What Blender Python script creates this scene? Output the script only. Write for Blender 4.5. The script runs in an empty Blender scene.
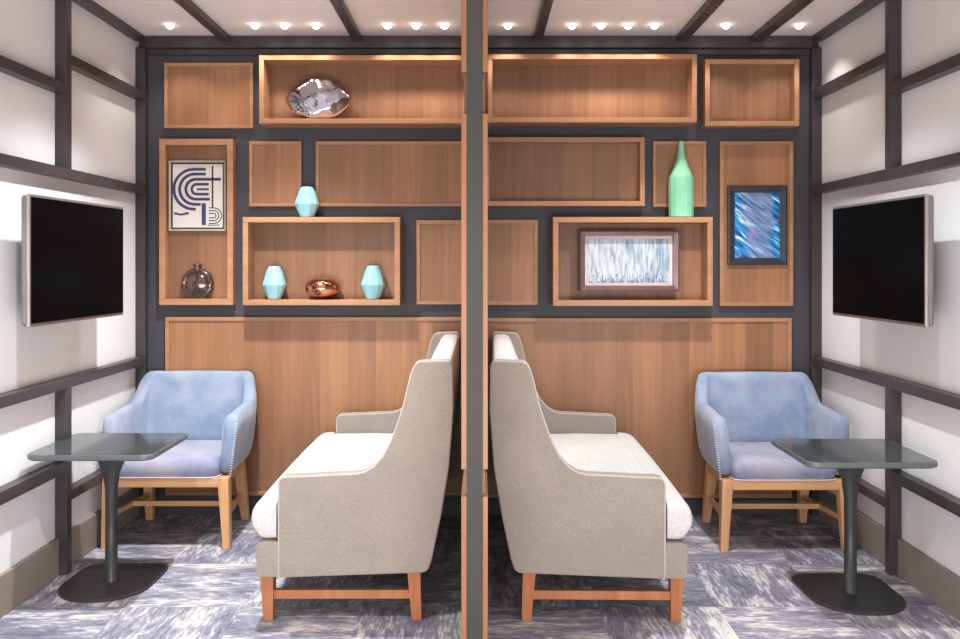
import bpy, bmesh, math, random
from mathutils import Vector, Matrix
random.seed(7)
C = bpy.context.scene.collection
PI = math.pi
F = 830.0; HZ = 263.0; CX = 480.0; CAMZ = 1.45; D = 4.8; W = 1.974

def PX(px, d): return (px - CX) * d / F
def PZ(py, d): return CAMZ - (py - HZ) * d / F

# ------------------------------------------------------------------ materials
def srgb(r, g, b):
    def f(c):
        c /= 255.0
        return c / 12.92 if c <= 0.04045 else ((c + 0.055) / 1.055) ** 2.4
    return (f(r), f(g), f(b), 1.0)

def new_mat(name, col=(0.5, 0.5, 0.5, 1), rough=0.6, metal=0.0, spec=0.5):
    m = bpy.data.materials.new(name); m.use_nodes = True
    nt = m.node_tree; b = nt.nodes['Principled BSDF']
    b.inputs['Base Color'].default_value = col
    b.inputs['Roughness'].default_value = rough
    b.inputs['Metallic'].default_value = metal
    b.inputs['Specular IOR Level'].default_value = spec
    return m, nt, b

def N(nt, t, **kw):
    n = nt.nodes.new(t)
    for k, v in kw.items(): setattr(n, k, v)
    return n

def coords(nt, scale=(1, 1, 1), rot=(0, 0, 0), out='Object'):
    tc = N(nt, 'ShaderNodeTexCoord'); mp = N(nt, 'ShaderNodeMapping')
    mp.inputs['Scale'].default_value = scale; mp.inputs['Rotation'].default_value = rot
    nt.links.new(tc.outputs[out], mp.inputs['Vector'])
    return mp.outputs['Vector']

def noise(nt, vec, scale=1.0, detail=3.0, rough=0.5, dist=0.0):
    n = N(nt, 'ShaderNodeTexNoise')
    n.inputs['Scale'].default_value = scale; n.inputs['Detail'].default_value = detail
    n.inputs['Roughness'].default_value = rough; n.inputs['Distortion'].default_value = dist
    nt.links.new(vec, n.inputs['Vector'])
    return n.outputs['Fac']

def ramp(nt, fac, stops):
    r = N(nt, 'ShaderNodeValToRGB'); e = r.color_ramp.elements
    while len(e) < len(stops): e.new(0.5)
    for i, (p, c) in enumerate(stops):
        e[i].position = p; e[i].color = c
    nt.links.new(fac, r.inputs['Fac'])
    return r.outputs['Color']

def mixc(nt, fac, a, b, mode='MIX'):
    m = N(nt, 'ShaderNodeMix', data_type='RGBA', blend_type=mode)
    if isinstance(fac, float): m.inputs[0].default_value = fac
    else: nt.links.new(fac, m.inputs[0])
    for s, v in ((6, a), (7, b)):
        if isinstance(v, tuple): m.inputs[s].default_value = v
        else: nt.links.new(v, m.inputs[s])
    return m.outputs[2]

def math_n(nt, op, a, b=None):
    m = N(nt, 'ShaderNodeMath', operation=op)
    for i, v in enumerate((a, b)):
        if v is None: continue
        if isinstance(v, (int, float)): m.inputs[i].default_value = v
        else: nt.links.new(v, m.inputs[i])
    return m.outputs[0]

def bump(nt, b, h, strength=0.2, dist=0.002):
    n = N(nt, 'ShaderNodeBump'); n.inputs['Strength'].default_value = strength
    n.inputs['Distance'].default_value = dist
    nt.links.new(h, n.inputs['Height']); nt.links.new(n.outputs['Normal'], b.inputs['Normal'])

def wood_mat(name, c1, c2, axis='Z', strips=True, rough=0.42):
    m, nt, b = new_mat(name, c1, rough)
    sc = {'Z': (55, 55, 2.2), 'X': (2.2, 55, 55), 'Y': (55, 2.2, 55)}[axis]
    v = coords(nt, sc)
    g = noise(nt, v, 1.0, 4.0, 0.6, 0.3)
    col = ramp(nt, g, [(0.3, c2), (0.7, c1)])
    if strips:
        v2 = coords(nt, (6.2, 0.001, 0.001) if axis == 'Z' else (0.001, 0.001, 6.2))
        sep = N(nt, 'ShaderNodeSeparateXYZ'); nt.links.new(v2, sep.inputs[0])
        fl = math_n(nt, 'FLOOR', sep.outputs[0 if axis == 'Z' else 2])
        wn = N(nt, 'ShaderNodeTexWhiteNoise', noise_dimensions='1D'); nt.links.new(fl, wn.inputs['W'])
        t = ramp(nt, wn.outputs['Value'], [(0.0, (0.82, 0.80, 0.79, 1)), (1.0, (1.12, 1.11, 1.10, 1))])
        col = mixc(nt, 1.0, col, t, 'MULTIPLY')
    v3 = coords(nt, (14, 14, 0.8) if axis == 'Z' else (0.8, 14, 14))
    g3 = noise(nt, v3, 1.0, 2.0, 0.5, 0.8)
    col = mixc(nt, 1.0, col, ramp(nt, g3, [(0.35, (0.88, 0.87, 0.86, 1)), (0.65, (1.05, 1.05, 1.05, 1))]), 'MULTIPLY')
    nt.links.new(col, b.inputs['Base Color'])
    bump(nt, b, g, 0.12, 0.001)
    return m

M = {}
M['wood'] = wood_mat('oak_veneer_vertical', srgb(164, 121, 86), srgb(151, 109, 76))
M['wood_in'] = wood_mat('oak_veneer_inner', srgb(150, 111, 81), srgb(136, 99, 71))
M['wood_edge'] = wood_mat('oak_edging', srgb(174, 130, 96), srgb(166, 122, 89), 'X', strips=False)
M['wood_post'] = wood_mat('oak_board', srgb(148, 106, 74), srgb(138, 96, 65), 'Z', strips=False)
M['leg_orange'] = wood_mat('cherry_leg_wood', srgb(182, 124, 84), srgb(168, 108, 69), 'Z', strips=False, rough=0.4)
M['leg_oak'] = wood_mat('light_oak_leg', srgb(216, 170, 128), srgb(200, 152, 108), 'Z', strips=False, rough=0.4)
M['leg_oak_x'] = wood_mat('light_oak_rail', srgb(216, 170, 128), srgb(200, 152, 108), 'X', strips=False, rough=0.4)

def plaster(name, c, rough=0.8, var=0.03):
    m, nt, b = new_mat(name, c, rough, spec=0.3)
    n = noise(nt, coords(nt, (3, 3, 3)), 1.0, 2.0)
    d = tuple(x * (1 - var) for x in c[:3]) + (1,)
    nt.links.new(ramp(nt, n, [(0.3, d), (0.7, c)]), b.inputs['Base Color'])
    f = noise(nt, coords(nt, (160, 160, 160)), 1.0, 2.0)
    bump(nt, b, f, 0.06, 0.001)
    return m
M['wall'] = plaster('white_wall_panel', srgb(222, 220, 219))
M['ceiling'] = plaster('ceiling_paint', srgb(226, 218, 214))
M['dark_wall'] = plaster('charcoal_wall', srgb(74, 73, 79), 0.45, 0.06)
M['core'] = plaster('divider_core', srgb(68, 66, 61), 0.6, 0.06)
M['baseboard'] = plaster('taupe_baseboard', srgb(142, 133, 122), 0.5, 0.04)

def painted_metal(name, c, rough, metal=0.0):
    m, nt, b = new_mat(name, c, rough, metal)
    n = noise(nt, coords(nt, (9, 9, 9)), 1.0, 3.0)
    d = tuple(x * 0.85 for x in c[:3]) + (1,)
    nt.links.new(ramp(nt, n, [(0.35, d), (0.65, c)]), b.inputs['Base Color'])
    return m
M['rail'] = painted_metal('dark_bronze_trim', srgb(70, 62, 62), 0.34)
M['table_metal'] = painted_metal('graphite_table_metal', srgb(56, 57, 58), 0.4)
M['table_edge'] = painted_metal('graphite_table_edge', srgb(104, 108, 110), 0.35)
M['table_top'] = painted_metal('smoked_table_glass', srgb(70, 76, 78), 0.1)
M['silver'] = painted_metal('brushed_silver', srgb(176, 168, 160), 0.3, 0.8)
M['tv_back'] = painted_metal('grey_plastic_back', srgb(112, 108, 106), 0.4)
M['bracket'] = painted_metal('bracket_black', srgb(30, 30, 32), 0.5)
M['screen'] = painted_metal('black_screen_glass', srgb(4, 4, 6), 0.3)
M['screen'].node_tree.nodes['Principled BSDF'].inputs['Specular IOR Level'].default_value = 0.04
M['socket'] = painted_metal('white_plastic', srgb(200, 198, 196), 0.4)

def fabric(name, c, c2, weave=0.35, mott=None, rough=0.9, sheen=0.3, wsc=420):
    m, nt, b = new_mat(name, c, rough, spec=0.2)
    a = noise(nt, coords(nt, (wsc, wsc, wsc * 0.18)), 1.0, 2.0, 0.6)
    a2 = noise(nt, coords(nt, (wsc * 0.18, wsc * 0.18, wsc)), 1.0, 2.0, 0.6)
    s = math_n(nt, 'MULTIPLY', math_n(nt, 'ADD', a, a2), 0.5)
    col = ramp(nt, s, [(0.5 - weave * 0.5, c2), (0.5 + weave * 0.5, c)])
    if mott:
        n = noise(nt, coords(nt, (1, 1, 1)), mott[0], 3.0, 0.55, 0.6)
        col = mixc(nt, 1.0, col, ramp(nt, n, mott[1]), 'MULTIPLY')
    nt.links.new(col, b.inputs['Base Color'])
    b.inputs['Sheen Weight'].default_value = sheen
    b.inputs['Sheen Roughness'].default_value = 0.4
    bump(nt, b, s, 0.35, 0.0012)
    return m
M['linen'] = fabric('linen_shaded', srgb(164, 155, 146), srgb(134, 125, 117), 0.42, (5, [(0.3, (0.93, 0.93, 0.93, 1)), (0.7, (1.04, 1.04, 1.04, 1))]), sheen=0.15)  # sofa linen on sides and rails, side shading put into the colour
M['linen_seat'] = fabric('linen_lit_seat', srgb(214, 210, 207), srgb(186, 181, 176), 0.3, (5, [(0.3, (0.95, 0.95, 0.95, 1)), (0.7, (1.03, 1.03, 1.03, 1))]), sheen=0.15)  # same linen painted paler where light falls on seat and backrest
M['piping'] = fabric('linen_piping', srgb(190, 182, 173), srgb(166, 157, 148), 0.3)
M['velvet'] = fabric('blue_velvet', srgb(159, 158, 171), srgb(143, 145, 160), 0.3,
    (4.5, [(0.34, (0.68, 0.77, 0.90, 1)), (0.5, (0.92, 0.94, 0.97, 1)), (0.64, (1.14, 1.07, 1.04, 1))]), sheen=0.3, wsc=300)
M['velvet_arm'] = fabric('blue_velvet_side', srgb(149, 158, 175), srgb(133, 145, 164), 0.3,
    (4.5, [(0.34, (0.74, 0.82, 0.92, 1)), (0.5, (0.98, 0.98, 0.98, 1)), (0.64, (1.18, 1.10, 1.06, 1))]), sheen=0.4, wsc=300)
M['stitch'] = fabric('pale_stitching', srgb(226, 222, 226), srgb(190, 186, 196), 0.3)

def carpet():
    m, nt, b = new_mat('distressed_carpet', rough=0.95, spec=0.15)
    base = coords(nt, (1, 1, 1))
    sep = N(nt, 'ShaderNodeSeparateXYZ'); nt.links.new(base, sep.inputs[0])
    # tiles 0.5 m laid quarter turned
    T = 1 / 0.5
    tx = math_n(nt, 'FLOOR', math_n(nt, 'MULTIPLY', sep.outputs[0], T))
    ty = math_n(nt, 'FLOOR', math_n(nt, 'MULTIPLY', sep.outputs[1], T))
    par = math_n(nt, 'PINGPONG', math_n(nt, 'ADD', tx, ty), 1.0)
    off = N(nt, 'ShaderNodeCombineXYZ')
    nt.links.new(math_n(nt, 'MULTIPLY', tx, 3.7), off.inputs[0]); nt.links.new(math_n(nt, 'MULTIPLY', ty, 5.3), off.inputs[1])
    add = N(nt, 'ShaderNodeVectorMath', operation='ADD'); nt.links.new(base, add.inputs[0]); nt.links.new(off.outputs[0], add.inputs[1])
    def streak(sc, s1, det=6.0, dist=0.6, r=0.68):
        mp = N(nt, 'ShaderNodeMapping'); mp.inputs['Scale'].default_value = sc
        nt.links.new(add.outputs[0], mp.inputs['Vector'])
        return noise(nt, mp.outputs['Vector'], s1, det, r, dist)
    def pick(a, c):
        mx = N(nt, 'ShaderNodeMix', data_type='FLOAT')
        nt.links.new(par, mx.inputs[0]); nt.links.new(a, mx.inputs[2]); nt.links.new(c, mx.inputs[3])
        return mx.outputs[0]
    big = pick(streak((2.2, 6.5, 1), 1.3, 8.0, 0.3, 0.75), streak((6.5, 2.2, 1), 1.3, 8.0, 0.3, 0.75))
    fine = pick(streak((12, 70, 1), 1.0, 4.0), streak((70, 12, 1), 1.0, 4.0))
    comb = math_n(nt, 'ADD', math_n(nt, 'MULTIPLY', big, 0.62), math_n(nt, 'MULTIPLY', fine, 0.38))
    col = ramp(nt, comb, [(0.38, srgb(104, 103, 115)), (0.46, srgb(132, 131, 143)), (0.515, srgb(152, 150, 160)), (0.555, srgb(196, 192, 188)), (0.62, srgb(218, 213, 202))])
    wn = N(nt, 'ShaderNodeTexWhiteNoise', noise_dimensions='2D')
    cb = N(nt, 'ShaderNodeCombineXYZ'); nt.links.new(tx, cb.inputs[0]); nt.links.new(ty, cb.inputs[1])
    nt.links.new(cb.outputs[0], wn.inputs['Vector'])
    col = mixc(nt, 1.0, col, ramp(nt, wn.outputs['Value'], [(0, (0.90, 0.90, 0.92, 1)), (1, (1.06, 1.05, 1.04, 1))]), 'MULTIPLY')
    nt.links.new(col, b.inputs['Base Color'])
    f = noise(nt, coords(nt, (220, 220, 220)), 1.0, 2.0)
    bump(nt, b, f, 0.5, 0.004)
    return m
M['carpet'] = carpet()

def glaze(name, c, c2, rough=0.2):
    m, nt, b = new_mat(name, c, rough)
    n = noise(nt, coords(nt, (9, 9, 9)), 1.0, 3.0, 0.5, 0.4)
    nt.links.new(ramp(nt, n, [(0.35, c2), (0.65, c)]), b.inputs['Base Color'])
    return m
M['aqua'] = glaze('aqua_ceramic', srgb(158, 206, 212), srgb(140, 194, 202), 0.28)
M['green'] = glaze('mint_ceramic', srgb(146, 202, 168), srgb(128, 190, 152), 0.25)
M['chrome'], nt, b = new_mat('smoked_chrome', srgb(196, 192, 200), 0.05, 1.0)
n = noise(nt, coords(nt, (1, 1, 1)), 16.0, 2.0); bump(nt, b, n, 0.4, 0.01)
M['copper'], nt, b = new_mat('polished_copper', srgb(206, 150, 124), 0.14, 1.0)
n = noise(nt, coords(nt, (1, 1, 1)), 60.0, 1.0); bump(nt, b, n, 0.6, 0.004)
M['brown_glass'], nt, b = new_mat('smoky_brown_glass', srgb(112, 92, 84), 0.1, 0.75)
n = noise(nt, coords(nt, (1, 1, 1)), 22.0, 2.0); bump(nt, b, n, 0.15, 0.003)
M['canvas'] = plaster('cream_canvas', srgb(206, 198, 188))
M['navy'] = plaster('navy_paint', srgb(70, 68, 106))
M['ink'] = plaster('dark_ink', srgb(58, 54, 62))
M['frame_grey'] = painted_metal('grey_frame', srgb(170, 158, 150), 0.4)
M['frame_dark'] = painted_metal('black_frame', srgb(52, 50, 54), 0.4)
M['frame_bronze'] = painted_metal('silver_bronze_frame', srgb(132, 108, 108), 0.26, 0.6)
M['mat_pink'] = plaster('pale_mat_board', srgb(226, 206, 202))
M['lamp'], nt, b = new_mat('lamp_lens', (1, 1, 1, 1), 0.5)
b.inputs['Emission Color'].default_value = (1, 0.97, 0.93, 1); b.inputs['Emission Strength'].default_value = 9

def art_blue():
    m, nt, b = new_mat('blue_abstract', rough=0.35)
    v = coords(nt, (1, 1, 1), (0, math.radians(-38), 0))
    mp = N(nt, 'ShaderNodeMapping'); mp.inputs['Scale'].default_value = (7, 7, 46); nt.links.new(v, mp.inputs['Vector'])
    s = noise(nt, mp.outputs['Vector'], 1.0, 4.0, 0.6, 0.4)
    big = noise(nt, coords(nt, (8, 8, 7)), 1.0, 2.0, 0.5, 0.5)
    c1 = ramp(nt, s, [(0.30, srgb(40, 72, 122)), (0.42, srgb(98, 124, 162)), (0.56, srgb(128, 148, 184)), (0.68, srgb(180, 196, 216)), (0.76, srgb(232, 238, 242))])
    c2 = ramp(nt, s, [(0.36, srgb(18, 60, 110)), (0.46, srgb(22, 122, 184)), (0.55, srgb(70, 160, 206)), (0.64, srgb(232, 240, 246))])
    # saturated blue towards both sides, lilac grey in the middle
    sep = N(nt, 'ShaderNodeSeparateXYZ'); nt.links.new(coords(nt), sep.inputs[0])
    ax = math_n(nt, 'ABSOLUTE', sep.outputs[0])
    k = math_n(nt, 'ADD', math_n(nt, 'MULTIPLY', ax, 9.0), math_n(nt, 'MULTIPLY', math_n(nt, 'SUBTRACT', big, 0.5), 1.4))
    kk = ramp(nt, k, [(0.55, (0, 0, 0, 1)), (0.85, (1, 1, 1, 1))])
    col = mixc(nt, kk, c1, c2)
    p = noise(nt, coords(nt, (16, 16, 20)), 1.0, 1.0)
    pm = ramp(nt, p, [(0.68, (0, 0, 0, 1)), (0.78, (0.5, 0.5, 0.5, 1))])
    col = mixc(nt, pm, col, srgb(196, 120, 170))
    nt.links.new(col, b.inputs['Base Color'])
    return m
M['art_blue'] = art_blue()

def art_strokes():
    m, nt, b = new_mat('vertical_strokes', rough=0.5)
    s = noise(nt, coords(nt, (70, 70, 9)), 1.0, 4.0, 0.65, 0.2)
    c = ramp(nt, s, [(0.30, srgb(92, 104, 122)), (0.40, srgb(152, 166, 180)), (0.5, srgb(190, 198, 206)), (0.68, srgb(218, 216, 218))])
    s2 = noise(nt, coords(nt, (18, 18, 6)), 1.0, 2.0)
    sep = N(nt, 'ShaderNodeSeparateXYZ'); nt.links.new(coords(nt), sep.inputs[0])
    k = math_n(nt, 'ADD', s2, math_n(nt, 'MULTIPLY', sep.outputs[0], 0.55))
    col = mixc(nt, ramp(nt, k, [(0.5, (0, 0, 0, 1)), (0.72, (0.7, 0.7, 0.7, 1))]), c, srgb(136, 176, 194), 'MULTIPLY')
    d = noise(nt, coords(nt, (110, 110, 30)), 1.0, 2.0)
    lo = math_n(nt, 'SUBTRACT', d, math_n(nt, 'MULTIPLY', math_n(nt, 'ADD', sep.outputs[2], 0.05), 2.2))
    col = mixc(nt, ramp(nt, lo, [(0.62, (0, 0, 0, 1)), (0.7, (0.7, 0.7, 0.7, 1))]), col, srgb(92, 86, 110))
    nt.links.new(col, b.inputs['Base Color'])
    return m
M['art_strokes'] = art_strokes()

# ------------------------------------------------------------------ mesh helpers
def add_box(bm, x0, x1, y0, y1, z0, z1):
    v = [bm.verts.new(p) for p in ((x0,y0,z0),(x1,y0,z0),(x1,y1,z0),(x0,y1,z0),(x0,y0,z1),(x1,y0,z1),(x1,y1,z1),(x0,y1,z1))]
    for f in ((0,3,2,1),(4,5,6,7),(0,1,5,4),(1,2,6,5),(2,3,7,6),(3,0,4,7)):
        bm.faces.new([v[i] for i in f])

def add_loop_loft(bm, rings, cap=True, closed=False):
    vs = [[bm.verts.new(p) for p in r] for r in rings]
    n = len(vs[0]); m = len(vs)
    for i in range(m if closed else m - 1):
        a, b2 = vs[i], vs[(i + 1) % m]
        for j in range(n):
            bm.faces.new((a[j], a[(j + 1) % n], b2[(j + 1) % n], b2[j]))
    if cap and not closed:
        bm.faces.new(list(reversed(vs[0]))); bm.faces.new(vs[-1])

def add_prism(bm, pts, fn0, fn1):
    """pts polygon; fn maps (u,v) to 3-D at the two ends"""
    add_loop_loft(bm, [[fn0(*p) for p in pts], [fn1(*p) for p in pts]])

def add_lathe(bm, prof, seg=32, cx=0, cy=0, cz=0, sx=1, sy=1):
    rings = []
    for r, z in prof:
        r = max(r, 1e-4)
        rings.append([(cx + sx * r * math.cos(2 * PI * k / seg), cy + sy * r * math.sin(2 * PI * k / seg), cz + z) for k in range(seg)])
    add_loop_loft(bm, rings)

def add_tube(bm, pts, r, seg=8, closed=False):
    pts = [Vector(p) for p in pts]; n = len(pts); rings = []
    up = Vector((0, 0, 1))
    for i, p in enumerate(pts):
        a = pts[(i - 1) % n] if (closed or i > 0) else p
        c = pts[(i + 1) % n] if (closed or i < n - 1) else p
        t = (c - a).normalized()
        u = t.cross(up)
        if u.length < 0.2: u = t.cross(Vector((0, 1, 0)))
        if u.length < 0.2: u = t.cross(Vector((1, 0, 0)))
        u.normalize(); w = t.cross(u)
        rings.append([p + r * (math.cos(2 * PI * k / seg) * u + math.sin(2 * PI * k / seg) * w) for k in range(seg)])
    add_loop_loft(bm, rings, cap=not closed, closed=closed)

def obj(name, bm, mat, parent=None, bevel=0, bseg=2, smooth=False, sub=0, loc=None, angle=35):
    bmesh.ops.recalc_face_normals(bm, faces=bm.faces)
    me = bpy.data.meshes.new(name); bm.to_mesh(me); bm.free()
    me.materials.append(mat)
    o = bpy.data.objects.new(name, me); C.objects.link(o)
    if parent: o.parent = parent
    if loc: o.location = loc
    if bevel:
        md = o.modifiers.new('bevel', 'BEVEL'); md.width = bevel; md.segments = bseg
        md.limit_method = 'ANGLE'; md.angle_limit = math.radians(angle); md.harden_normals = False
    if sub:
        md = o.modifiers.new('sub', 'SUBSURF'); md.levels = sub; md.render_levels = sub
    if smooth or sub or bevel:
        for p in me.polygons: p.use_smooth = True
    if bevel and not smooth and not sub:
        wn = o.modifiers.new('wn', 'WEIGHTED_NORMAL'); wn.keep_sharp = False
    return o

def tag(o, label=None, cat=None, group=None, kind=None):
    if label: o['label'] = label
    if cat: o['category'] = cat
    if group: o['group'] = group
    if kind: o['kind'] = kind
    return o

def thing(name, label, cat, loc=(0, 0, 0), rotz=0, group=None):
    o = bpy.data.objects.new(name, None); C.objects.link(o)
    o.empty_display_size = 0.1
    o.location = loc; o.rotation_euler = (0, 0, rotz)
    return tag(o, label, cat, group)

def struct(name, bm, mat, label=None, bevel=0):
    o = obj(name, bm, mat, bevel=bevel, bseg=1)
    o['kind'] = 'structure'
    return o

def copy_tree(root):
    c = root.copy(); C.objects.link(c)
    for ch in list(root.children):
        k = ch.copy(); C.objects.link(k); k.parent = c
        for g in list(ch.children):
            q = g.copy(); C.objects.link(q); q.parent = k
    return c

def box(*a):
    bm = bmesh.new(); add_box(bm, *a); return bm

# ------------------------------------------------------------------ room shell
HC = 2.752; YF = 1.2
struct('floor', box(-2.2, 2.2, YF, 4.95, -0.1, 0), M['carpet'])
struct('ceiling', box(-2.2, 2.2, YF, 4.95, HC, HC + 0.1), M['ceiling'])
struct('wall_back', box(-2.2, 2.2, D, 4.95, 0, HC), M['dark_wall'])
struct('wall_left', box(-2.2, -W, YF, D, 0, HC), M['wall'])
WR = 1.958
struct('wall_right', box(WR, 2.2, YF, D, 0, HC), M['wall'])

# baseboards
for s, nm in ((-1, 'baseboard_left'), (1, 'baseboard_right')):
    WW = W if s < 0 else WR
    x0, x1 = sorted((s * WW, s * (WW - 0.02)))
    bm = box(x0, x1, YF, 4.752, 0, 0.172)
    struct(nm, bm, M['baseboard'], bevel=0.003)
bm = box(-W + 0.021, WR - 0.021, D - 0.012, D, 0, 0.085)
struct('baseboard_back', bm, M['dark_wall'])

P = 0.056
tn = [0]
def trim(bm, mat, bevel=0.002):
    tn[0] += 1
    return struct('trim_%d' % tn[0], bm, mat, bevel=bevel)

for s in (-1, 1):
    WW = W if s < 0 else WR
    def R(y0, y1, z0, z1, p=P, over=0.0):
        x0, x1 = sorted((s * (WW - 0.0005), s * (WW - p)))
        trim(box(x0, x1, y0, y1, z0, z1), M['rail'])
    zl = 2.717
    R(4.752, 4.799, 0.0, 2.684)                    # corner post
    R(3.852, 3.900, 1.8915, zl); R(3.852, 3.900, 0.0, 0.8655)                       # post
    R(2.952, 3.000, 1.8915, zl); R(2.952, 3.000, 0.0, 0.8655)
    R(2.052, 2.100, 1.8915, zl); R(2.052, 2.100, 0.0, 0.8655)
    R(YF, 4.748, zl, HC - 0.001)                   # ceiling edge beam
    z2 = (1.845, 1.891); z3 = (0.866, 0.914)
    R(YF, 4.7515, *z2); R(YF, 4.7515, *z3)
    up = ((2.383, 2.430) if s < 0 else (2.392, 2.440)); lo = ((0.336, 0.384) if s < 0 else (0.298, 0.345))
    R(3.9005, 4.7515, *up, p=P - 0.0012); R(3.9005, 4.7515, *lo, p=P - 0.0012)
    R(3.0005, 3.8515, 2.236, 2.284, p=P - 0.0012)
    R(3.0005, 3.8515, *((0.478, 0.532) if s < 0 else (0.440, 0.490)), p=P - 0.0012)
    R(2.1005, 2.9515, *up, p=P - 0.0012); R(2.1005, 2.9515, *lo, p=P - 0.0012)
    R(YF, 2.0515, 2.236, 2.284, p=P - 0.0012); R(YF, 2.0515, 0.478, 0.532, p=P - 0.0012)

# back beam under the ceiling, then the stepped cover below it
trim(box(-W + P, WR - P, 4.749, 4.799, 2.684, HC - 0.001), M['rail'])
trim(box(-W + P, WR - P, 4.778, 4.799, 2.650, 2.6835), M['rail'])

# ceiling beams running into the room
for xa, xb in ((-1.478, -1.429), (-0.726, -0.677), (0.307, 0.355), (1.122, 1.181), (1.548, 1.612)):
    trim(box(xa, xb, YF, 4.748, 2.715, HC - 0.001), M['rail'])

# central divider: dark core with an oak cladding on each side
YD0 = 2.9
struct('wall_middle', box(-0.0455, 0.0080, YD0, 4.742, 0.0, HC - 0.0355), M['core'])
zs = [(0.0, PZ(497, YD0)), (PZ(470, YD0), PZ(113, YD0)), (PZ(72, YD0), HC - 0.0355)]
for (a, b2) in ((-0.0655, -0.0459), (0.0084, 0.0275)):
    for z0, z1 in zs:
        trim(box(a, b2, YD0 + 0.004, 4.742, z0 + 0.001, z1 - 0.001), M['wood_post'], bevel=0.001)
    # recessed niche lining of the two openings
    for z0, z1 in ((zs[0][1], zs[1][0]), (zs[1][1], zs[2][0])):
        inn = (a + 0.010, b2) if a < 0 else (a, b2 - 0.010)
        trim(box(inn[0], inn[1], YD0 + 0.03, 4.74, z0, z1), M['wood_in'], bevel=0.0)

# ------------------------------------------------------------------ wooden boxes and panels on the back wall
def shelf(name, label, cat, x0, y0, x1, y1, prot, fw, deep=True, back=0.012):
    """pixel rectangle of the front face, protrusion, frame width in px"""
    d = D - prot
    X0, X1 = PX(x0, d), PX(x1, d); Z1, Z0 = PZ(y0, d), PZ(y1, d)
    w = fw * d / F
    cx = (X0 + X1) / 2
    t = thing(name, label, cat, (cx, D, Z0))
    hx = (X1 - X0) / 2; h = Z1 - Z0
    yb = -0.0008
    bm = box(-hx + w * 0.9, hx - w * 0.9, yb - back, yb, w * 0.9, h - w * 0.9)
    p = obj('back_panel' if deep else 'panel', bm, M['wood_in' if deep else 'wood'], t)
    bm = bmesh.new()
    add_box(bm, -hx, hx, -prot, yb, h - w, h)
    add_box(bm, -hx, hx, -prot, yb, 0, w)
    add_box(bm, -hx, -hx + w, -prot, yb, w, h - w)
    add_box(bm, hx - w, hx, -prot, yb, w, h - w)
    obj('frame', bm, M['wood_edge'], t, bevel=0.0015, bseg=1)
    return t, (d, X0, X1, Z0, Z1, w)

B = {}
def sh(key, *a, **k):
    t, info = shelf(*a, **k); B[key] = info; return t
S1, S2 = 'wall_shelf_box', 'wood_wall_panel'
sh('b1', S1, 'long open oak box shelf at the top left holding the chrome pod ornament', 'shelf', 259, 55, 468, 123.5, 0.16, 5)
sh('b9', S1, 'long empty open oak box shelf at the top right of the divider', 'shelf', 487.5, 54, 697, 122.5, 0.16, 5)
sh('p1', S2, 'plain oak panel in the upper left corner of the dark wall', 'wall panel', 164, 62.5, 253, 128, 0.03, 3.5, deep=False, back=0.024)
sh('b10', S1, 'small empty square-cornered oak box in the upper right corner', 'shelf', 705, 59, 799.5, 126, 0.09, 5)
sh('b3', S1, 'tall upright oak box shelf holding the arc print and the round flask', 'shelf', 159, 138.7, 233, 305, 0.065, 6.2)
sh('p4', S2, 'small upright oak panel just above the lone aqua vase', 'wall panel', 249, 141, 301.3, 206.3, 0.028, 3.5, deep=False, back=0.022)
sh('p5', S2, 'long shallow oak panel under the left top box shelf', 'wall panel', 315.6, 141, 468, 206.3, 0.03, 3.5, deep=False, back=0.022)
sh('b6', S1, 'open oak box shelf holding two aqua vases and a copper bowl', 'shelf', 242.5, 217, 400, 305.3, 0.15, 5.5)
sh('p7', S2, 'upright oak panel left of the divider beside the copper bowl shelf', 'wall panel', 416.3, 220, 470, 304.5, 0.03, 4, deep=False, back=0.022)
sh('p8', S2, 'large oak wainscot panel behind the left sofa and left armchair', 'wall panel', 165, 317, 474.3, 495.5, 0.03, 4, deep=False, back=0.020)
sh('b11', S1, 'long empty shallow oak box beside the green bottle right of the divider', 'shelf', 484.5, 137, 645, 206, 0.08, 5)
sh('p12', S2, 'small upright oak panel behind the tall green bottle', 'wall panel', 653, 141, 706.5, 206.8, 0.028, 3.5, deep=False, back=0.022)
sh('b13', S1, 'open oak box shelf holding the framed brushstroke painting', 'shelf', 553, 217, 713, 306, 0.15, 5.5)
sh('p14', S2, 'tall oak panel behind the black-framed blue abstract picture', 'wall panel', 720, 141, 793.5, 306, 0.03, 4, deep=False, back=0.022)
sh('p15', S2, 'upright oak panel right of the divider below the shallow oak box', 'wall panel', 484.5, 219.5, 538, 305, 0.03, 4, deep=False, back=0.022)
sh('p16', S2, 'large oak wainscot panel behind the right sofa and right armchair', 'wall panel', 474.9, 318, 792, 498, 0.03, 4, deep=False, back=0.020)

# ------------------------------------------------------------------ ornaments
def shelf_top(key):   # z of a surface inside the box
    d, X0, X1, Z0, Z1, w = B[key]; return Z0 + w + 0.0006
def top_of(key):
    return B[key][4] + 0.0006

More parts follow.
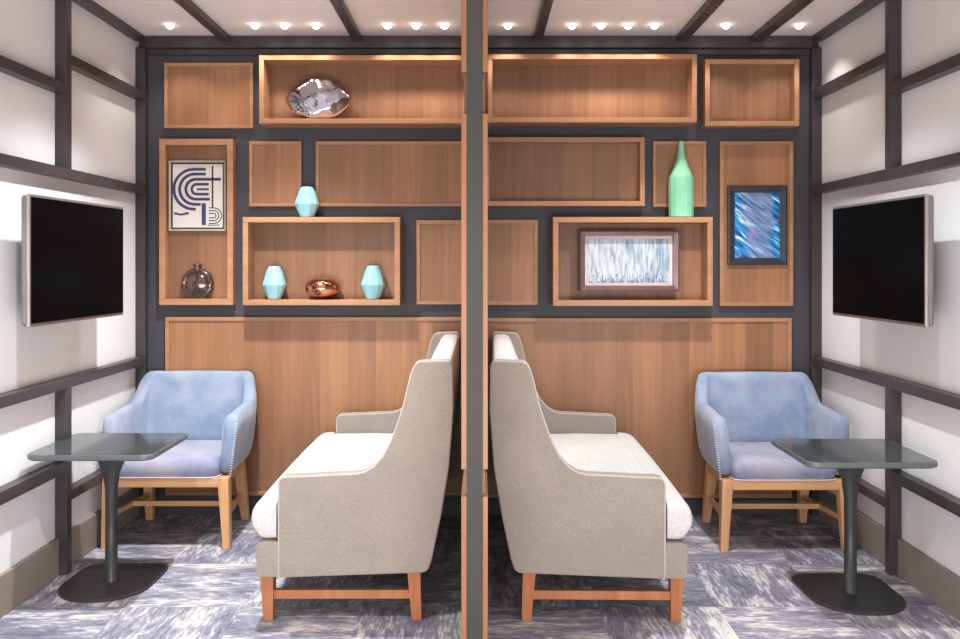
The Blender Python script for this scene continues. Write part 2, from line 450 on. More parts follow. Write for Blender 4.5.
# aqua vases: faceted double cones
def vase_bm(h, r):
    bm = bmesh.new()
    prof = [(0.5, 0.0), (0.55, 0.012), (0.74, 0.2), (1.0, 0.43), (0.93, 0.52), (0.68, 0.83), (0.47, 0.975), (0.42, 1.0), (0.36, 0.985), (0.34, 0.9)]
    add_lathe(bm, [(r * a, h * z) for a, z in prof], seg=12)
    return bm
dv = 4.73
def vase(px, pw, py0, py1, z, label, d):
    h = (py1 - py0) * 0.965 * d / F; r = pw * 1.03 * d / F / 2
    o = obj('aqua_vase', vase_bm(h, r), M['aqua'], loc=(PX(px, d), d, z), bevel=0.002, bseg=1, angle=12)
    tag(o, label, 'vase', 'aqua ceramic vases')
vase(307, 24.5, 185, 217, top_of('b6'), 'aqua faceted vase standing alone on top of the box shelf', 4.72)
vase(274.3, 23.5, 266.5, 301, shelf_top('b6'), 'aqua faceted vase inside the box shelf, left of the copper bowl', 4.72)
vase(373.2, 24.5, 266, 301, shelf_top('b6'), 'aqua faceted vase inside the box shelf, right of the copper bowl', 4.72)

# copper bowl
d = 4.72
bm = bmesh.new()
R_ = 17.8 * d / F; H_ = 21 * d / F
add_lathe(bm, [(0.35 * R_, 0), (0.62 * R_, 0.08 * H_), (0.93 * R_, 0.32 * H_), (R_, 0.55 * H_), (0.9 * R_, 0.8 * H_), (0.6 * R_, 0.98 * H_), (0.45 * R_, H_), (0.4 * R_, 0.93 * H_), (0.6 * R_, 0.8 * H_), (0.8 * R_, 0.5 * H_), (0.3 * R_, 0.12 * H_)], seg=40)
o = obj('copper_bowl', bm, M['copper'], smooth=True, sub=1, loc=(PX(322.8, d), d, shelf_top('b6')))
tag(o, 'rounded hammered copper bowl between the two aqua vases', 'bowl')

# green bottle
d = 4.72
prof = [(11.8, 0), (12.4, 1.0), (12.4, 36), (11.9, 40.5), (9.4, 46.5), (6.6, 53), (4.4, 60), (3.0, 68), (2.6, 75), (2.8, 76.5), (1.9, 76.5), (1.8, 73)]
bm = bmesh.new(); add_lathe(bm, [(r * d / F, z * d / F) for r, z in prof], seg=14)
o = obj('green_bottle', bm, M['green'], loc=(PX(681, d), d, top_of('b13')), bevel=0.0015, bseg=1, angle=15)
tag(o, 'tall mint green ceramic bottle with a narrow neck on the right box shelf', 'bottle')

# chrome pod: a pointed ellipsoid with carved waves
d = 4.71
u = d / F
bm = bmesh.new()
nu, nv = 48, 40
rings = []
for i in range(nu + 1):
    t = -1 + 2 * i / nu
    t = max(-0.999, min(0.999, t))
    r = (1 - abs(t) ** 1.7) ** 0.66
    rg = []
    for k in range(nv):
        a = 2 * PI * k / nv
        wv = 1 + 0.045 * math.sin(7 * a + 5 * t) * (1 - t * t) + 0.04 * math.sin(3 * a - 9 * t) * (1 - t * t)
        zz = r * 22.5 * u * math.sin(a) * wv
        yy = r * 0.058 * math.cos(a) * wv
        rg.append((t * 33 * u, yy, max(zz, -20.5 * u)))
    rings.append(rg)
add_loop_loft(bm, rings)
pod = obj('chrome_pod_ornament', bm, M['chrome'], smooth=True, loc=(PX(318.5, d), d, shelf_top('b1') + 20.6 * u))
tag(pod, 'rounded smoky chrome pod ornament with rippled surface in the top left shelf', 'ornament')

# round flask
d = 4.760; u = d / F
t = thing('round_flask', 'smoky brown round flask with a short neck below the arc print', 'flask', (PX(197.5, d), d, shelf_top('b3')))
bm = bmesh.new(); pts = []
for k in range(40):
    a = 2 * PI * k / 40
    pts.append((13.0 * u * math.cos(a), 0, 14.6 * u + 12.4 * u * math.sin(a)))
add_tube(bm, pts, 3.4 * u, 12, closed=True)
obj('ring_body', bm, M['brown_glass'], t, smooth=True)
bm = bmesh.new()
rr = [(0.01, -9 * u), (8, -7.5 * u), (12, -4 * u), (12.5, 0), (12, 4 * u), (8, 7.5 * u), (0.01, 9 * u)]
rings = []
for r, y in rr:
    rings.append([(r * u * math.cos(2 * PI * k / 32), y * 0.6, 14.6 * u + r * u * math.sin(2 * PI * k / 32)) for k in range(32)])
add_loop_loft(bm, rings)
obj('disc_body', bm, M['brown_glass'], t, smooth=True)
bm = bmesh.new(); add_lathe(bm, [(4.4 * u, 0), (3.6 * u, 3 * u), (3.8 * u, 5.2 * u), (4.4 * u, 6.2 * u), (4.4 * u, 7.4 * u), (3.2 * u, 7.4 * u), (2.8 * u, 2 * u)], 24, 0, 0, 27 * u)
obj('neck', bm, M['brown_glass'], t, smooth=True)
bm = bmesh.new(); add_box(bm, -9 * u, 9 * u, -3.2 * u, 3.2 * u, 0, 2.2 * u)
obj('foot', bm, M['brown_glass'], t, bevel=0.002)

# ------------------------------------------------------------------ pictures
def frame_bm(hx, hz, w, y0, y1, inner=0.0):
    bm = bmesh.new()
    # mitred, sloping inwards
    def ring(x, z, y): return [(-x, y, -z), (x, y, -z), (x, y, z), (-x, y, z)]
    rings = [ring(hx, hz, y1), ring(hx, hz, y0 + inner), ring(hx - w * 0.25, hz - w * 0.25, y0), ring(hx - w, hz - w, y0 + inner * 2), ring(hx - w, hz - w, y1)]
    add_loop_loft(bm, rings, cap=False, closed=True)
    return bm

def picture(name, label, x0, y0, x1, y1, d, depth, layers, frame_mat, fw, art_mat, mat_w=0):
    X0, X1, Z1, Z0 = PX(x0, d), PX(x1, d), PZ(y0, d), PZ(y1, d)
    t = thing(name, label, 'picture', ((X0 + X1) / 2, d, (Z0 + Z1) / 2))
    hx, hz = (X1 - X0) / 2, (Z1 - Z0) / 2; w = fw * d / F
    f = obj('frame', frame_bm(hx, hz, w, 0, depth, 0.003), frame_mat, t)
    y = depth * 0.55
    if mat_w:
        mw = mat_w * d / F
        obj('mat_board', box(-hx + w * 0.9, hx - w * 0.9, y, y + 0.004, -hz + w * 0.9, hz - w * 0.9), M['mat_pink'], t)
        w2 = w + mw; y -= 0.0025
    else: w2 = w * 0.9
    a = obj('artwork', box(-hx + w2, hx - w2, y, depth - 0.001, -hz + w2, hz - w2), art_mat, t)
    return t, hx, hz, y, w2

# middle framed painting in the deep box
d = 4.70
picture('framed_painting', 'silver-framed wide painting of blue and white vertical brushstrokes in a box shelf', 580, 230.5, 679.5, 291, d, D - 0.0135 - d, 1, M['frame_bronze'], 5.2, M['art_strokes'], 3.0)
# blue abstract
d = 4.755
picture('framed_print', 'black-framed blue and white abstract print on the tall right oak panel', 728, 185.5, 787.5, 265, d, D - 0.0236 - d, 1, M['frame_dark'], 7.0, M['art_blue'])
# arc print in the tall box
d = 4.758
t, hx, hz, ya, w2 = picture('framed_print', 'grey-framed print of navy concentric arcs in the tall oak box', 168.3, 160.3, 225.5, 231, d, D - 0.0135 - d, 1, M['frame_grey'], 2.0, M['frame_dark'])
u = d / F
ax, az = hx - 3.6 * u, hz - 3.6 * u
obj('canvas', box(-ax, ax, ya - 0.002, ya, -az, az), M['canvas'], t)
yy = ya - 0.0032
def strip(bm, pts, w):
    """flat ribbon in the picture plane following pts (x,z)"""
    L, Rr = [], []
    n = len(pts)
    for i, (x, z) in enumerate(pts):
        a = pts[max(i - 1, 0)]; c = pts[min(i + 1, n - 1)]
        tx, tz = c[0] - a[0], c[1] - a[1]; l = math.hypot(tx, tz) or 1
        nx, nz = -tz / l * w / 2, tx / l * w / 2
        L.append((x + nx, z + nz)); Rr.append((x - nx, z - nz))
    poly = L + Rr[::-1]
    va = [[bm.verts.new((x, y_, z)) for x, z in L] for y_ in (yy, ya - 0.0021)]
    vb = [[bm.verts.new((x, y_, z)) for x, z in Rr] for y_ in (yy, ya - 0.0021)]
    for i in range(n - 1):
        bm.faces.new((va[0][i], va[0][i+1], vb[0][i+1], vb[0][i]))
        bm.faces.new((va[0][i], va[1][i], va[1][i+1], va[0][i+1]))
        bm.faces.new((vb[0][i], vb[0][i+1], vb[1][i+1], vb[1][i]))
    bm.faces.new((va[0][0], vb[0][0], vb[1][0], va[1][0])); bm.faces.new((va[0][-1], va[1][-1], vb[1][-1], vb[0][-1]))
# pixel helper relative to the picture centre (art spans px 172..221, py 165..227)
cxp, cyp = (168.3 + 225.5) / 2, (160.3 + 231) / 2
def q(px, py): return ((px - cxp) * u, (cyp - py) * u)
def U(xc, yc, r, xr, xr2=None, squash=1.0):
    xr2 = xr if xr2 is None else xr2
    pts = [q(xr, yc - r)]
    for k in range(21):
        a = PI / 2 + PI * k / 20
        px, py = xc + r * squash * math.cos(a), yc - r * math.sin(a)
        pts.append(q(px, py))
    pts.append(q(xr2, yc + r))
    return pts
bm = bmesh.new()
strip(bm, [q(196, 189), q(208, 189)], 1.9 * u)
strip(bm, U(196, 189, 5.0, 208), 2.5 * u)
strip(bm, U(195, 189, 10.0, 220, 209), 2.8 * u)
pts = U(194, 189, 15.2, 205, 200); strip(bm, pts, 2.8 * u)
pts = U(193, 189, 20.0, 205, 195); pts = [p for p in pts if p[0] > -ax + 1.2 * u]; strip(bm, pts, 2.8 * u)
strip(bm, [q(173.2, 213), q(180, 214.5), q(188, 212.8)], 2.0 * u)
strip(bm, [q(203, 203), q(203, 225)], 4.2 * u)
obj('arc_stripes', bm, M['navy'], t)
bm = bmesh.new()
strip(bm, [q(211.8, 165.5), q(211.8, 207)], 1.5 * u)
for r in (2.2, 5.0, 7.8):
    strip(bm, U(212.5, 215.5, r, 208.5) and [(2 * q(213, 0)[0] - x, z) for x, z in U(213, 215.5, r, 218, 218)], 0.9 * u)
strip(bm, [q(207, 225), q(219, 225)], 0.8 * u)
obj('small_arc_motif', bm, M['ink'], t)

# ------------------------------------------------------------------ televisions
def tv(s, label):
    yn, yf = 3.345, 4.165
    xn, xf = 1.812 - (0.02 if s > 0 else 0), 1.785 - (0.02 if s > 0 else 0)
    cy = (yn + yf) / 2; cx = (xn + xf) / 2
    L = math.hypot(yf - yn, xn - xf) / 2
    t = thing('wall_television', label, 'television', (s * cx, cy, 1.46))
    # local x along width toward back wall, local y = away from the wall after rotation
    ang = math.atan2(yf - yn, s * (xf - xn))
    t.rotation_euler = (0, 0, ang)
    # local frame: x -> toward +Y; wall side is local +y for left wall (s=-1), -y for right
    k = 1 if s < 0 else -1       # towards the wall
    H = 0.270
    def b3(x0, x1, a, c, z0, z1):
        ya, yb = sorted((k * a, k * c)); return box(x0, x1, ya, yb, z0, z1)
    obj('housing', b3(-L, L, 0.004, 0.018, -H, H), M['silver'], t, bevel=0.003)
    bm = bmesh.new(); add_box(bm, -L + 0.012, L - 0.012, *sorted((0, k * 0.006)), -H + 0.014, H - 0.012)
    obj('screen', bm, M['screen'], t)
    obj('rear_cover', b3(-L + 0.004, L - 0.004, 0.0178, 0.046, -H + 0.004, H - 0.004), M['tv_back'], t, bevel=0.02, bseg=4)
    br = obj('wall_bracket', b3(-0.07, 0.07, 0.0455, 0.125, -0.06, 0.06), M['bracket'], t, bevel=0.004)
    wp = (W if s < 0 else WR) - cx - 0.002
    obj('wall_plate', b3(-0.16, 0.16, 0.124, wp, -0.12, 0.12), M['bracket'], br, bevel=0.002)
    return t
tv(-1, 'flat black television with silver edge on the left wall')
tv(1, 'flat black television with silver edge on the right wall')

# ------------------------------------------------------------------ sofas
def rounded_path(pts, rad, seg=5):
    """pts: list of (x,z,r) closed polygon -> rounded"""
    out = []
    n = len(pts)
    for i in range(n):
        p = Vector(pts[i][:2]); a = Vector(pts[i - 1][:2]); c = Vector(pts[(i + 1) % n][:2])
        r = pts[i][2] if len(pts[i]) > 2 else rad
        if r <= 0: out.append(tuple(p)); continue
        da = (a - p); dc = (c - p)
        r = min(r, da.length * 0.45, dc.length * 0.45)
        A = p + da.normalized() * r; B_ = p + dc.normalized() * r
        for k in range(seg + 1):
            t_ = k / seg
            out.append(tuple((1 - t_) ** 2 * A + 2 * t_ * (1 - t_) * p + t_ * t_ * B_))
    return out

ARM = [(0.720, 0.185, .01), (0.720, 0.588, .03), (0.60, 0.592, 0), (0.48, 0.598, 0), (0.415, 0.600, 0), (0.375, 0.608, 0), (0.335, 0.632, 0), (0.30, 0.672, 0), (0.27, 0.73, 0), (0.243, 0.80, 0), (0.220, 0.870, 0),
       (0.203, 0.94, 0), (0.188, 1.0, 0), (0.168, 1.052, .045), (0.02, 1.056, .03), (0.018, 0.86, 0), (0.035, 0.63, 0), (0.068, 0.43, 0), (0.104, 0.26, 0), (0.122, 0.205, .035)]
SL = 0.712   # half length
def soft_slab(name, prof, y0, y1, mat, parent, bev=0.016):
    bm = bmesh.new()
    add_loop_loft(bm, [[(x, y0, z) for x, z in prof], [(x, y1, z) for x, z in prof]])
    return obj(name, bm, mat, parent, bevel=bev, bseg=4, smooth=True, angle=50)

def make_sofa(label):
    t = thing('sofa', label, 'sofa')
    prof = rounded_path(ARM, 0)
    TH = 0.062
    for s in (-1, 1):
        y0, y1 = sorted((s * SL, s * (SL - TH)))
        p = prof
        a = soft_slab('arm', p, y0, y1, M['linen'], t)
        # piping along outer and inner edge of the arm, from the front foot over the top to the back
        top = [q_ for q_ in prof][0:0]
        i_end = len(prof)
        path = [q_ for q_ in prof if not (q_[1] < 0.19 and q_[0] < 0.7)]
        path = [q_ for q_ in prof if q_[0] > 0.03 and not (q_[0] < 0.16 and q_[1] < 0.95)]
        for yy_ in (s * (SL - 0.003), s * (SL - TH + 0.004)):
            bm = bmesh.new(); add_tube(bm, [(x, yy_, z) for x, z in path], 0.0042, 6)
            obj('piping', bm, M['piping'], a, smooth=True)
    yi = SL - TH + 0.001
    # backrest between the wings
    bp = rounded_path([(0.03, 1.048, .03), (0.118, 1.050, .035), (0.215, 0.80, 0), (0.27, 0.55, 0), (0.29, 0.40, 0), (0.12, 0.30, 0), (0.095, 0.30, 0), (0.066, 0.43, 0), (0.04, 0.63, 0), (0.024, 0.86, 0)], 0)
    soft_slab('backrest', bp, -yi, yi, M['linen_seat'], t, 0.01)
    # base rail
    bs = rounded_path([(0.11, 0.205, .03), (0.806, 0.190, .02), (0.806, 0.325, .03), (0.10, 0.335, .02)], 0)
    bm = bmesh.new()
    add_loop_loft(bm, [[(x, -yi, z) for x, z in bs], [(x, yi, z) for x, z in bs]])
    obj('seat_base', bm, M['linen'], t, smooth=True, bevel=0.008, bseg=2, angle=50)
    fr = rounded_path([(0.722, 0.188, .004), (0.808, 0.188, .014), (0.812, 0.33, .03), (0.722, 0.33, .004)], 0)
    soft_slab('front_rail', fr, -SL, SL, M['linen'], t, 0.014)
    # T cushion: a rounded plan outline, crowned cross section
    bm = bmesh.new()
    def crown(y, amp=0.010): return amp * max(0.0, 1 - (y / SL) ** 2)
    body = rounded_path([(0.22, 0.334, .01), (0.78, 0.334, .01), (0.78, 0.488, .01), (0.50, 0.492, 0), (0.22, 0.486, .03)], 0)
    ysb = [-yi + 0.001, -yi + 0.008, -yi + 0.03, -0.3, 0.0, 0.3, yi - 0.03, yi - 0.008, yi - 0.001]
    zin = [0.022, 0.008, 0, 0, 0, 0, 0, 0.008, 0.022]
    add_loop_loft(bm, [[(x, y, (z - e) + crown(y) if z > 0.42 else z) for x, z in body] for y, e in zip(ysb, zin)])
    cx_, cz_ = 0.775, 0.418
    bulb = rounded_path([(0.731, 0.334, .004), (0.800, 0.331, .05), (0.842, 0.40, .05), (0.832, 0.462, .05), (0.790, 0.489, .03), (0.731, 0.491, .004)], 0, 6)
    ysc = [-SL + 0.004, -SL + 0.010, -SL + 0.028, -SL + 0.06, -0.3, 0.0, 0.3, SL - 0.06, SL - 0.028, SL - 0.010, SL - 0.004]
    scl = [0.70, 0.84, 0.95, 1, 1, 1, 1, 1, 0.95, 0.84, 0.70]
    add_loop_loft(bm, [[(0.731 + (x - 0.731) * (0.5 + 0.5 * k), y, cz_ + (z - cz_) * k + (crown(y) if z > 0.42 else 0)) for x, z in bulb] for y, k in zip(ysc, scl)])
    c = obj('seat_cushion', bm, M['linen_seat'], t, smooth=True)
    # legs
    for s in (-1, 1):
        y = s * (SL - 0.055)
        for (ux, h, lean) in ((0.775, 0.190, 0.0), (0.180, 0.207, 0.0)):
            bm = bmesh.new()
            wt, wb = 0.027, 0.020
            back = ux < 0.4
            dx = -0.012 if back else -0.004
            add_loop_loft(bm, [[(ux + dx - wb, y - wb, 0), (ux + dx + wb, y - wb, 0), (ux + dx + wb, y + wb, 0), (ux + dx - wb, y + wb, 0)],
                               [(ux - wt, y - wt, h), (ux + wt, y - wt, h), (ux + wt, y + wt, h), (ux - wt, y + wt, h)]])
            obj('leg', bm, M['leg_orange'], t, bevel=0.002)
        bm = box(0.19, 0.78, y - 0.012, y + 0.012, 0.084, 0.120)
        obj('stretcher', bm, M['leg_orange'], t, bevel=0.002)
    return t
sr = make_sofa('grey linen high-back sofa right of the divider facing the right wall')
sr.location = (0.032, 4.042, 0); sr.rotation_euler = (0, 0, math.radians(-1.0))
sl = copy_tree(sr); sl['label'] = 'grey linen high-back sofa left of the divider facing the left wall'
sl.location = (-0.090, 4.045, 0); sl.rotation_euler = (0, 0, PI + math.radians(0.1))

# ------------------------------------------------------------------ armchairs (local front = -y)
def smoothstep(a, b_, x):
    t_ = max(0, min(1, (x - a) / (b_ - a))); return t_ * t_ * (3 - 2 * t_)

def make_armchair(label):
    t = thing('armchair', label, 'armchair')
    # U path (centre line) right arm front -> back -> left arm front
    hw, yf, yb, rc = 0.288, -0.225, 0.205, 0.065
    path = []
    n1, nc, nb = 12, 6, 9
    for i in range(n1): path.append((hw, yf + (yb - rc - yf) * (i / n1) ** 0.8, 1, 0))
    for i in range(nc): a = (PI / 2) * i / nc; path.append((hw - rc + rc * math.cos(a), yb - rc + rc * math.sin(a), math.cos(a), math.sin(a)))
    for i in range(nb + 1): path.append((hw - rc - 2 * (hw - rc) * i / nb, yb, 0, 1))
    for i in range(1, nc + 1): a = PI / 2 + (PI / 2) * i / nc; path.append((-hw + rc + rc * math.cos(a), yb - rc + rc * math.sin(a), math.cos(a), math.sin(a)))
    for i in range(1, n1 + 1): path.append((-hw, yf + (yb - rc - yf) * ((n1 - i) / n1) ** 0.8, -1, 0))
    rings = []
    for (x, y, nx, ny) in path:
        # how much this sample belongs to the back
        bk = smoothstep(0.02, 0.155, y) if abs(ny) < 0.99 else 1.0
        armz = 0.668 + 0.02 * smoothstep(yf, yb - rc, y)
        ztop = armz + (0.838 - armz) * smoothstep(0.105, 0.175, y)
        if ny > 0.99:
            e = abs(x) / (hw - rc); ztop = 0.838 - 0.004 * e ** 3
        zb = 0.362 + 0.01 * smoothstep(0, .2, y)
        th = 0.036 + 0.008 * (1 - smoothstep(yf, yf + 0.1, y))
        hgt = ztop - zb
        ring = []
        # outer flare grows with height; the front end of the arms slopes backwards with height
        def pt(off, f):
            z = zb + hgt * f
            fl = 0.029 * min(1.0, (z - zb) / 0.28) * abs(nx)
            lean = 0.072 * (max(0, z - 0.45) / 0.4) * bk
            yy_ = y + off * ny + lean
            ft = 1 - smoothstep(yf, yf + 0.12, y)
            yy_ += ft * (-0.012 + 0.03 * f)
            # the back leans out over its corners
            xx = x + off * nx + fl * (1 if x > 0 else -1 if x < 0 else 0)
            xx *= 1 - 0.075 * smoothstep(0.60, 0.84, z)
            return (xx, yy_, z)
        rr_ = min(0.03 / hgt, 0.2)
        for off, f in ((th, 0.0), (th, 0.3), (th, 0.62), (th, 1 - rr_), (th * 0.72, 1 - rr_ * 0.25), (0.0, 1.0), (-th * 0.72, 1 - rr_ * 0.25), (-th, 1 - rr_), (-th, 0.62), (-th, 0.3), (-th, 0.0)):
            ring.append(pt(off, f))
        rings.append(ring)
    bm = bmesh.new(); add_loop_loft(bm, rings)
    shell = obj('upholstered_shell', bm, M['velvet_arm'], t, sub=1, smooth=True)
    # crease caps by bevel on the ends: keep edges fairly crisp
    # stitching down both arm fronts
    for s, ring in ((1, rings[0]), (-1, rings[-1])):
        ring = [Vector(p) for p in ring]
        loop = [p + Vector((0, -0.004, 0)) for p in ring[:4]]
        bm = bmesh.new()
        tot = []
        for a, b_ in zip(loop[:-1], loop[1:]):
            k = max(2, int((b_ - a).length / 0.012))
            for j in range(k): tot.append(a.lerp(b_, j / k))
        for p in tot:
            c = p + Vector((-s * 0.010, 0.0, 0))
            add_box(bm, c.x - 0.0055, c.x + 0.0055, c.y - 0.0015, c.y + 0.004, c.z - 0.0014, c.z + 0.0014)
        obj('arm_stitching', bm, M['stitch'], shell)
    # padded inner back (lighter, smoother)
    # seat cushion
    def rect(e, z, dz=0):
        rp = rounded_path([(-0.262 + e, -0.262 + e, 0.05), (0.262 - e, -0.262 + e, 0.05), (0.262 - e, 0.185 - e, 0.03), (-0.262 + e, 0.185 - e, 0.03)], 0, 5)
        return [(x, y, z + dz * max(0, 1 - (x / 0.27) ** 2)) for x, y in rp]
    bm = bmesh.new()
    add_loop_loft(bm, [rect(0.012, 0.358), rect(0.004, 0.366), rect(0.0, 0.40), rect(0.004, 0.432, .004), rect(0.018, 0.452, .006), rect(0.045, 0.462, .008), rect(0.10, 0.466, .01)])
    sc = obj('seat_cushion', bm, M['velvet'], t, smooth=True)
    bm = bmesh.new(); add_tube(bm, [(x * 1.003, y * 1.004, 0.361) for x, y, z in rect(0.0, 0.36)], 0.0032, 6, closed=True)
    obj('seat_piping', bm, M['stitch'], sc, smooth=True)
    # wooden base
    bm = bmesh.new()
    add_box(bm, -0.268, 0.268, -0.262, -0.236, 0.310, 0.356)
    add_box(bm, -0.25, 0.25, 0.135, 0.158, 0.310, 0.356)
    for s in (-1, 1): add_box(bm, *sorted((s * 0.262, s * 0.285)), -0.235, 0.15, 0.310, 0.356)
    obj('seat_rail', bm, M['leg_oak_x'], t, bevel=0.003)
    def leg(tx, ty, bx_, by_, wt, wb):
        bm = bmesh.new()
        zt = 0.3585
        zm = 0.30
        def sq(cx_, cy_, w, z): return [(cx_ - w, cy_ - w, z), (cx_ + w, cy_ - w, z), (cx_ + w, cy_ + w, z), (cx_ - w, cy_ + w, z)]
        mx = tx + (bx_ - tx) * (zt - zm) / zt; my = ty + (by_ - ty) * (zt - zm) / zt
        add_loop_loft(bm, [sq(bx_, by_, wb, 0), sq(mx, my, wt, zm), sq(tx, ty, wt, zt)])
        obj('leg', bm, M['leg_oak'], t, bevel=0.003)
    for s in (-1, 1):
        leg(s * 0.292, -0.238, s * 0.309, -0.245, 0.027, 0.019)
        leg(s * 0.252, 0.150, s * 0.270, 0.228, 0.028, 0.020)
    for s in (-1, 1):
        bm = bmesh.new()
        a = Vector((s * 0.300, -0.24, 0.158)); b_ = Vector((s * 0.256, 0.195, 0.150))
        w, h = 0.009, 0.014
        add_loop_loft(bm, [[a + Vector((-w, 0, -h)), a + Vector((w, 0, -h)), a + Vector((w, 0, h)), a + Vector((-w, 0, h))],
                           [b_ + Vector((-w, 0, -h)), b_ + Vector((w, 0, -h)), b_ + Vector((w, 0, h)), b_ + Vector((-w, 0, h))]])
        obj('side_stretcher', bm, M['leg_oak'], t, bevel=0.002)
    obj('cross_stretcher', box(-0.277, 0.277, -0.012, 0.010, 0.142, 0.170), M['leg_oak_x'], t, bevel=0.002)
    return t
al = make_armchair('blue velvet armchair with light wood legs in the left corner')
al.location = (-1.597, 4.475, 0)
ar = copy_tree(al); ar['label'] = 'blue velvet armchair with light wood legs in the right corner'
ar.location = (1.535, 4.425, 0)

# ------------------------------------------------------------------ side tables
def rrect(x0, x1, y0, y1, rf, rb, seg=8):
    out = []
    for cx_, cy_, r, a0 in ((x1 - rf, y0 + rf, rf, -PI / 2), (x1 - rb, y1 - rb, rb, 0), (x0 + rb, y1 - rb, rb, PI / 2), (x0 + rf, y0 + rf, rf, PI)):
        for k in range(seg + 1):
            a = a0 + PI / 2 * k / seg
            out.append((cx_ + r * math.cos(a), cy_ + r * math.sin(a)))
    return out
def make_table(label):
    t = thing('side_table', label, 'table')
    hw, hd = 0.274, 0.235
    bm = bmesh.new(); o_ = rrect(-hw, hw, -hd, hd, 0.05, 0.035)
    add_loop_loft(bm, [[(x * 0.975, y * 0.975, 0.606) for x, y in o_], [(x, y, 0.612) for x, y in o_], [(x, y, 0.6285) for x, y in o_], [(x * 0.993, y * 0.993, 0.631) for x, y in o_]])
    top = obj('tabletop', bm, M['table_edge'], t, smooth=False)
    bm = bmesh.new()
    add_loop_loft(bm, [[(x * 0.978, y * 0.975, 0.6305) for x, y in o_], [(x * 0.978, y * 0.975, 0.6322) for x, y in o_]])
    obj('glass_inset', bm, M['table_top'], top)
    # pedestal flaring at the top
    bm = bmesh.new()
    prof = [(0.034, 0.012), (0.034, 0.016), (0.0265, 0.018), (0.0255, 0.30), (0.0265, 0.42), (0.034, 0.50), (0.050, 0.55), (0.072, 0.585), (0.100, 0.6055)]
    def el(r, z):
        flat = smoothstep(0.45, 0.6, z)
        return [((r + 0.012 * flat) * math.cos(2 * PI * k / 28), r * (1 - 0.35 * flat) * math.sin(2 * PI * k / 28), z) for k in range(28)]
    add_loop_loft(bm, [el(r, z) for r, z in prof])
    obj('pedestal', bm, M['table_metal'], t, smooth=True)
    # base plate: straight back edge, rounded front
    pts = []
    bw, b0, b1 = 0.200, -0.226, 0.216
    base = rrect(-bw, bw, b0, b1, 0.185, 0.08, 12)
    bm = bmesh.new()
    add_loop_loft(bm, [[(x * 0.99, y * 0.99, 0.0) for x, y in base], [(x, y, 0.004) for x, y in base], [(x, y, 0.010) for x, y in base], [(x * 0.985, y * 0.985, 0.0125) for x, y in base]])
    obj('base_plate', bm, M['table_metal'], t)
    return t
tl = make_table('dark square side table on a pedestal before the left armchair')
tl.location = (-1.672, 3.765, 0)
tr = copy_tree(tl); tr['label'] = 'dark square side table on a pedestal before the right armchair'
tr.location = (1.622, 3.635, 0)

# ------------------------------------------------------------------ ceiling downlights (row near the back wall)
names = ['first', 'second', 'third', 'fourth', 'fifth', 'sixth', 'seventh']
left = [170, 255, 284.6, 316, 387.5, 416, 444.5]; right = [799.3, 726, 654.5, 628, 601, 572, 508]
proto = None
for side, arr in (('left', left), ('right', right)):
    for i, px in enumerate(arr):
        y = 4.53
        lab = '%s recessed ceiling downlight counted from the %s wall' % (names[i], side)
        if proto is None:
            t = thing('ceiling_downlight', lab, 'downlight', group='ceiling downlights in a row')
            bm = bmesh.new(); add_lathe(bm, [(0.025, 0), (0.025, -0.0015), (0.0215, -0.002), (0.021, 0)], 24)
            obj('trim_ring', bm, M['socket'], t, smooth=True)
            bm = bmesh.new(); add_lathe(bm, [(0.0205, -0.0003), (0.0212, -0.006), (0.019, -0.014), (0.0135, -0.020), (0.007, -0.0235), (0.001, -0.0245)], 24)
            obj('lens', bm, M['lamp'], t, smooth=True)
            proto = t
        else:
            t = copy_tree(proto); t['label'] = lab
        t.location = (PX(px, y) if True else 0, y, HC - 0.0002)
        if px in (416, 601, 284.6): pass
        L = bpy.data.lights.new('downlight', 'SPOT'); L.energy = 6.5; L.spot_size = math.radians(115); L.spot_blend = 0.6
        L.shadow_soft_size = 0.02; L.color = (1.0, 0.96, 0.92)
        lo = bpy.data.objects.new('downlight_lamp', L); C.objects.link(lo)
        lo.location = (PX(px, y), y, HC - 0.045)

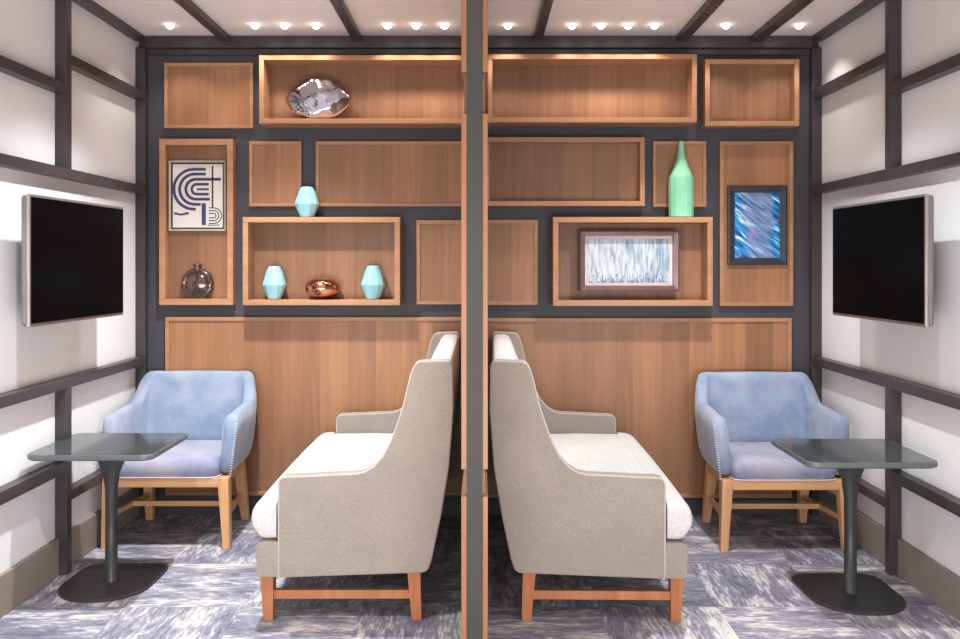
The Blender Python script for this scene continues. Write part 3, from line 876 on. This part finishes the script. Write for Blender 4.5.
# ------------------------------------------------------------------ room lights and added ceiling fill
def spot(x, y, e, size=120, col=(0.95, 0.97, 1.0), soft=0.04, z=HC - 0.03, tgt=None, blend=0.5):
    L = bpy.data.lights.new('ceiling_spot', 'SPOT'); L.energy = e; L.spot_size = math.radians(size); L.spot_blend = blend
    L.shadow_soft_size = soft; L.color = col
    o = bpy.data.objects.new('ceiling_spot', L); C.objects.link(o); o.location = (x, y, z)
    if tgt:
        o.rotation_euler = (Vector(tgt) - o.location).to_track_quat('-Z', 'Y').to_euler()
    return o
for s in (-1, 1):
    spot(s * 1.12, 3.75, 255, 112, (0.92, 0.96, 1.0), blend=0.9)
    spot(s * 1.15, 2.3, 130, 116, (0.97, 0.98, 1.0))

A = bpy.data.lights.new('ceiling_fill', 'AREA'); A.shape = 'RECTANGLE'; A.size = 3.4; A.size_y = 1.2; A.energy = 95; A.color = (1.0, 0.98, 0.96)  # unseen fill lamp added to brighten the ceiling, no real fixture
ao = bpy.data.objects.new('ceiling_fill', A); C.objects.link(ao); ao.location = (0, 0.2, 0.5)
ao.rotation_euler = (Vector((0, 3.6, 2.75)) - ao.location).to_track_quat('-Z', 'Y').to_euler()
w = bpy.data.worlds.new('world'); bpy.context.scene.world = w; w.use_nodes = True
bg = w.node_tree.nodes['Background']; bg.inputs[0].default_value = (0.95, 0.95, 1.0, 1); bg.inputs[1].default_value = 0.85

# ------------------------------------------------------------------ camera
cam = bpy.data.cameras.new('camera'); co = bpy.data.objects.new('camera', cam); C.objects.link(co)
co.location = (0, 0, CAMZ); co.rotation_euler = (PI / 2, 0, 0)
cam.sensor_width = 36; cam.lens = F / 960 * 36; cam.shift_y = -(319.5 - HZ) / 960
cam.clip_start = 0.05
sc = bpy.context.scene
sc.camera = co
sc.view_settings.view_transform = 'Standard'
sc.view_settings.exposure = 0.18
sc.view_settings.use_curve_mapping = True
cv = sc.view_settings.curve_mapping.curves[3]
cv.points.new(0.20, 0.185); cv.points.new(0.70, 0.735)
sc.view_settings.curve_mapping.update()
sc.cycles.max_bounces = 8; sc.cycles.diffuse_bounces = 5
